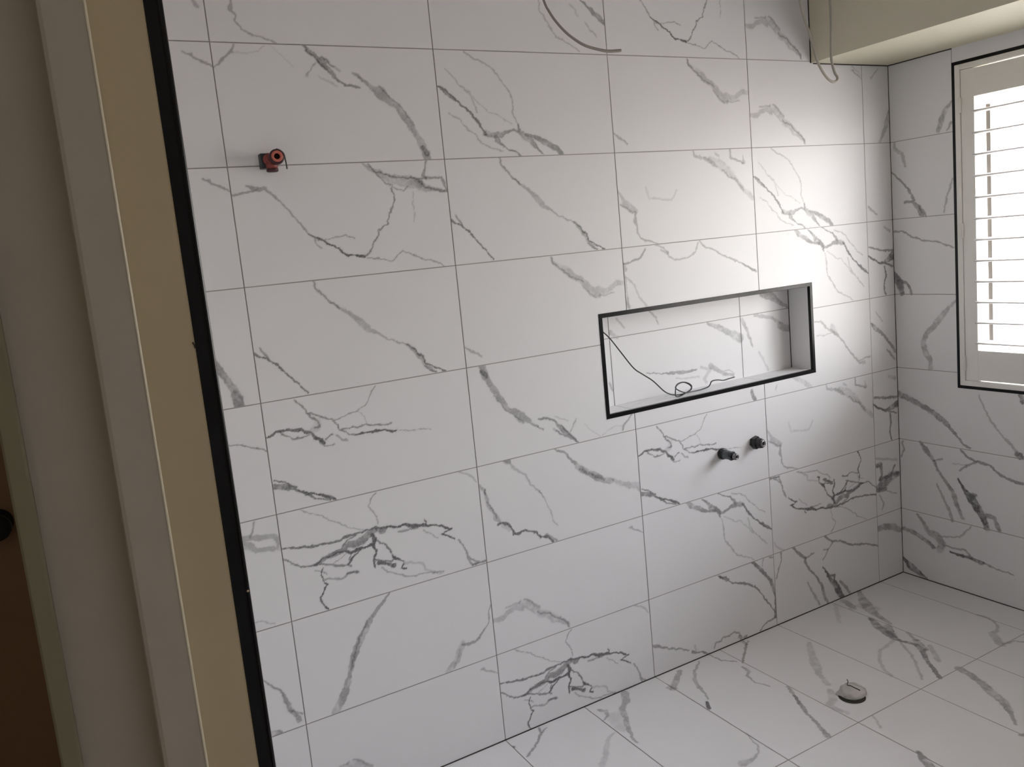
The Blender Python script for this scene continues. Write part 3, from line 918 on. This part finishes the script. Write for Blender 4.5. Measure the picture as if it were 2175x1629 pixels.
# ------------------------------------------------------------------ plantation shutter
shut = empty('plantation_shutter', (XC, (WY0 + WY1) / 2, WZ0 + .0122))
tag(shut, 'white louvred plantation shutter with open slats in black-edged window', 'shutter')
FX0, FX1 = XC - .004, XC + .045            # depth of the fixed frame
iy0, iy1, iz0, iz1 = WY0 - .0122, WY1 + .0122, WZ0 + .0122, WZ1 - .0122
fw = .0200
b = MB()
b.box(FX0, FX1, iy0 - fw, iy0, iz0, iz1, .0022); b.box(FX0, FX1, iy1, iy1 + fw, iz0, iz1, .0022)
b.box(FX0, FX1, iy1 + fw - .001, iy0 - fw + .001, iz0, iz0 + fw, .0022); b.box(FX0, FX1, iy1 + fw - .001, iy0 - fw + .001, iz1 - fw, iz1, .0022)
b.build('shutter_frame', SHUTTER, shut)
PX0, PX1 = XC - .001, XC + .027            # the hinged leaves
LV = [1.8549 - k * .07674 for k in range(12)]
ly = [iy0 - fw - .0015 + (iy1 + fw + .0015 - iy0 + fw + .0015) * q / 3 for q in range(4)]
for k, (a, c) in enumerate(((ly[0], ly[1] + .0012), (ly[1] - .0012, ly[2] + .0012), (ly[2] - .0012, ly[3]))):
    st = .0495
    z0, z1 = iz0 + fw + .0015, iz1 - fw - .0015
    leaf = MB()
    leaf.box(PX0, PX1, a - st, a, z0, z1, .0015); leaf.box(PX0, PX1, c, c + st, z0, z1, .0015)
    ob = leaf.build('stile', SHUTTER, shut)
    leaf = MB(); leaf.box(PX0 + .0006, PX1 - .0006, c + st - .0005, a - st + .0005, 1.9070, z1 - .0026, .0008); leaf.build('top_rail', SHUTTER, shut)
    leaf = MB(); leaf.box(PX0 + .0006, PX1 - .0006, c + st - .0005, a - st + .0005, z0 + .0028, .9800, .0008); leaf.build('bottom_rail', SHUTTER, shut)
    for z in LV:
        sl = MB(); L0, L1 = c + st + .001, a - st - .001
        prof = []
        D, Tk = .0345, .0058
        for q in range(12):
            t = 2 * math.pi * q / 12
            prof.append((math.copysign(abs(math.cos(t)) ** .85, math.cos(t)) * D, math.copysign(abs(math.sin(t)) ** 1.0, math.sin(t)) * Tk))
        tilt = math.radians(2.0)
        ring0 = []; ring1 = []
        for px_, pz_ in prof:
            X = XC + .013 + px_ * math.cos(tilt) - pz_ * math.sin(tilt); Z = z + px_ * math.sin(tilt) + pz_ * math.cos(tilt)
            ring0.append(sl.bm.verts.new((X, L0, Z))); ring1.append(sl.bm.verts.new((X, L1, Z)))
        for q in range(12):
            fc = sl.bm.faces.new((ring0[q], ring0[(q + 1) % 12], ring1[(q + 1) % 12], ring1[q])); fc.smooth = True
        sl.bm.faces.new(ring0); sl.bm.faces.new(list(reversed(ring1)))
        sl.build('louvre', SLAT, shut)
    rd = MB(); yr = a - st - .022
    rd.box(XC + .0460, XC + .0520, yr - .0075, yr + .0075, 1.000, 1.876); rd.build('tilt_rod', ROD_GREY, shut)
    for zh in (1.885, 1.43, .93) if k == 0 else ():
        h = MB()
        h.lathe([(0, 0), (.0045, 0), (.0045, .055), (0, .055)], (XC - .0055, a + .0010, zh - .0275), (0, 0, 1), 14)
        h.box(XC - .0050, XC - .0020, a - .003, a + .016, zh - .0235, zh + .0235, .0006)
        h.build('hinge', SHUTTER, shut)

# ------------------------------------------------------------------ water outlet with the red plug
ro = empty('shower_outlet', (.106, 0, 1.79)); tag(ro, 'red and black pipe outlet with a ring plug high on the wall', 'pipe fitting')
b = MB()
b.box(.080, .112, -.022, .002, 1.787, 1.790 + .035, .002); b.build('wall_bracket', CHARCOAL, ro)
b = MB()
b.lathe([(0, 0), (.017, 0), (.017, .018), (.0145, .022), (.0145, .032), (0, .032)], (.100, -.0, 1.809), (0, -1, 0), 24)
b.lathe([(0, 0), (.0145, .0), (.0150, .010), (.0140, .018), (0, .018)], (.1045, -.028, 1.803), (0, 0, -1), 20)
b.build('elbow_body', RED, ro)
b = MB()
b.lathe([(0, 0), (.0135, 0), (.0150, .002), (.0150, .007), (.0125, .009), (0, .009)], (.1045, -.028, 1.786), (0, 0, -1), 20)
b.build('bottom_cap', DARK_RED, ro)
b = MB()
b.lathe([(.0105, .012), (.0175, .012), (.0188, .008), (.0190, -.002), (.0180, -.010), (.0140, -.020), (.0105, -.020), (.0105, .012)], (.1125, -.052, 1.8105), (-.12, -1, .05), 36)
b.build('outer_ring', DARK_RED, ro)
b = MB()
b.lathe([(.0072, .0100), (.0078, .0138), (.0105, .0152), (.0138, .0140), (.0142, .0115), (.0100, .0095), (.0072, .0100)], (.1125, -.052, 1.8105), (-.12, -1, .05), 36)
b.build('ring_rim', PINK_RED, ro)
b = MB(); b.lathe([(0, .004), (.0108, .004), (.0108, -.012), (0, -.012)], (.1125, -.052, 1.8105), (-.12, -1, .05), 24)
b.build('bore', principled('bore_dark', (.020, .003, .003), .6), ro)
b = MB(); b.tube([(.1120, -.060, 1.8295), (.1215, -.061, 1.8255), (.1290, -.062, 1.8170), (.1312, -.062, 1.8030), (.1322, -.062, 1.7900), (.1325, -.062, 1.7790)], .0017, 8, 5)
b.build('tie_tail', principled('olive_strap', (.035, .035, .022), .5), ro)

# ------------------------------------------------------------------ two tap pipe stubs under the niche
ps = empty('mixer_pipe', (1.578, 0, .712)); tag(ps, 'long slate pipe stub with open nozzle, left of two below the niche', 'pipe fitting')
ax = (.02, -1, -.01); og = (1.578, 0, .7290)
b = MB(); b.lathe([(0, 0), (.0205, 0), (.0205, .010), (.0185, .013), (0, .013)], og, ax, 28); b.build('flange', BLACK, ps)
b = MB()
pr = [(0, .010), (.0165, .010), (.0168, .024)]
for k in range(4): pr += [(.0160, .026 + k * .004), (.0150, .028 + k * .004)]
pr += [(.0150, .046), (0, .046)]
b.lathe(pr, og, ax, 28); b.build('threaded_sleeve', SLATE, ps)
b = MB(); b.lathe([(0, .044), (.0150, .044), (.0172, .046), (.0172, .054), (.0155, .057), (0, .057)], og, ax, 6); b.build('hex_collar', CHARCOAL, ps)
b = MB(); b.lathe([(.0050, .056), (.0115, .056), (.0120, .068), (.0100, .074), (.0062, .075), (.0055, .064), (.0050, .056)], og, ax, 24); b.build('nozzle', STEEL, ps)
b = MB(); b.lathe([(0, .066), (.0062, .0665), (.0062, .056), (0, .056)], og, ax, 16); b.build('bore', BLACK, ps)

ps = empty('capped_pipe', (1.737, 0, .712)); tag(ps, 'short black hexagonal capped pipe stub, right of two below the niche', 'pipe fitting')
ax = (.05, -1, .02); og = (1.7375, 0, .7385)
b = MB(); b.lathe([(0, 0), (.0235, 0), (.0250, .004), (.0240, .018), (.0205, .023), (0, .023)], og, ax, 6, .25); b.build('hex_cap', BLACK, ps)
b = MB(); b.lathe([(0, .020), (.0185, .020), (.0190, .030), (.0165, .040), (.0150, .042), (0, .042)], og, ax, 28); b.build('cap_barrel', BLACK, ps)
b = MB(); b.lathe([(.0060, .041), (.0125, .041), (.0130, .045), (.0100, .047), (.0065, .047), (.0060, .041)], og, ax, 24); b.build('valve_ring', STEEL, ps)

# ------------------------------------------------------------------ black cable in the niche
pts = [(1.1000, .010, 1.2395), (1.1361, .012, 1.2060), (1.1790, .013, 1.1515), (1.2300, .020, 1.0920), (1.2700, .025, 1.0640), (1.3160, .030, 1.0330), (1.3635, .034, .9895),
       (1.3950, .036, .9685), (1.4240, .036, .9620), (1.4420, .034, .9612), (1.4640, .030, .9655), (1.4820, .030, .9725), (1.4870, .034, .9810), (1.4800, .040, .9910), (1.4650, .046, .9990), (1.4480, .048, .9995), (1.4320, .046, .9955),
       (1.4215, .040, .9870), (1.4120, .032, .9750), (1.4080, .028, .9640), (1.4150, .028, .9580), (1.4340, .028, .9585), (1.4600, .030, .9650), (1.4830, .036, .9700), (1.4960, .042, .9790), (1.4930, .048, .9880), (1.4780, .052, .9960), (1.4600, .052, .9985),
       (1.4430, .050, .9960), (1.4260, .046, .9880), (1.4270, .040, .9800), (1.4430, .036, .9700), (1.4640, .036, .9625), (1.4900, .040, .9615), (1.5200, .044, .9600), (1.5450, .046, .9600), (1.5750, .046, .9640), (1.5835, .044, .9710), (1.5930, .044, .9820),
       (1.6200, .044, .9825), (1.6480, .044, .9765), (1.6740, .044, .9780), (1.7040, .044, .9795)]
b = MB(); b.tube([(x, y, z + (.0045 if x > 1.38 else .001)) for x, y, z in pts], .0022, 8, 5)
cable = b.build('niche_cable', BLACK); tag(cable, 'thin black cable trailing along the niche shelf with a small coil', 'cable')

# ------------------------------------------------------------------ cables hanging from the ceiling
def hang(name, label, pts, r, mat):
    b = MB(); b.tube(pts, r, 12, 6)
    o = b.build(name, mat); tag(o, label, 'cable'); return o
y = -.20
hang('curved_cable', 'grey cable curving from the ceiling to a free end, over the upper tiles',
     [(.760, y - .02, CEIL), (.775, y - .015, 2.46), (.808, y - .005, 2.30), (.8529, y, 2.1844), (.8669, y, 2.1567), (.8873, y, 2.1302), (.9159, y, 2.1036), (.9458, y, 2.0844), (.9766, y, 2.0700), (1.0166, y, 2.0609), (1.0579, y, 2.0562), (1.1023, y, 2.0594)],
     lambda t: .0028 + .0016 * t, WIRE_GREY)
hang('looped_cable', 'grey looped cable hanging in front of the bulkhead corner',
     [(1.800, y - .03, CEIL), (1.812, y - .02, 2.48), (1.8300, y - .005, 2.32), (1.8506, y, 2.2396), (1.8677, y, 2.1895), (1.8893, y, 2.1409), (1.9176, y, 2.0621), (1.9405, y, 2.0233), (1.9673, y, 1.9954), (1.9900, y - .004, 1.9805), (2.0080, y - .006, 1.9840), (2.0150, y - .004, 1.9960), (2.0090, y, 2.0100), (1.9985, y, 2.0350), (1.9935, y, 2.0620),
      (1.9955, y, 2.1168), (1.9985, y, 2.1826), (1.9970, y, 2.2478), (1.990, y + .01, 2.34), (1.978, y + .02, 2.48), (1.972, y + .02, CEIL)],
     .0044, WIRE_PALE)

# ------------------------------------------------------------------ floor waste stuffed with crumpled plastic
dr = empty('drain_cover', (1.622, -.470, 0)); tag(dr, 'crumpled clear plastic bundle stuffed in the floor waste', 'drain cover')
b = MB(); b.lathe([(0, .0008), (.040, .0008), (.0415, .0012), (.040, .0014), (0, .0014)], (1.6100, -.4930, 0), (0, 0, 1), 40); b.build('drain_gap_shade', principled('drain_shade_dark', (.03, .027, .023), .8), dr)  # flat dark disc paints the shadow gap between bundle and floor waste
bm = bmesh.new()
bmesh.ops.create_icosphere(bm, subdivisions=5, radius=1.0)
rl = random.Random(8)
lob = [(rl.uniform(0, 6.28), rl.uniform(-.3, 1), rl.uniform(.07, .16), rl.uniform(7, 18)) for _ in range(20)]
for v in bm.verts:
    n = v.co.normalized(); k = 1.0
    for a_, z_, amp, sh_ in lob:
        dv = Vector((math.cos(a_) * math.sqrt(max(0, 1 - z_ * z_)), math.sin(a_) * math.sqrt(max(0, 1 - z_ * z_)), z_))
        k += amp * (math.exp(-(n - dv).length_squared * sh_) - .12)
    fl = 1 + .12 * (1 - abs(n.z)) ** 3
    v.co = Vector((n.x * .052 * k * fl, n.y * .047 * k * fl, max(n.z, -.14) * .029 * k + .0042))
bmesh.ops.translate(bm, verts=bm.verts, vec=Vector((1.625, -.483, 0)) - dr.location)
for f in bm.faces: f.smooth = True
me = bpy.data.meshes.new('plastic_bundle'); bm.to_mesh(me); bm.free(); me.materials.append(FILM)
link('plastic_bundle', me, None, dr)
b = MB(); b.tube([(1.6420, -.4500, .0300), (1.6330, -.4600, .0325), (1.6240, -.4680, .0340), (1.6110, -.4760, .0340), (1.6140, -.4880, .0345), (1.6150, -.4965, .0330), (1.6180, -.5060, .0310), (1.6230, -.5150, .0275)], .0015, 8, 4)
b.build('black_wire', BLACK, dr)
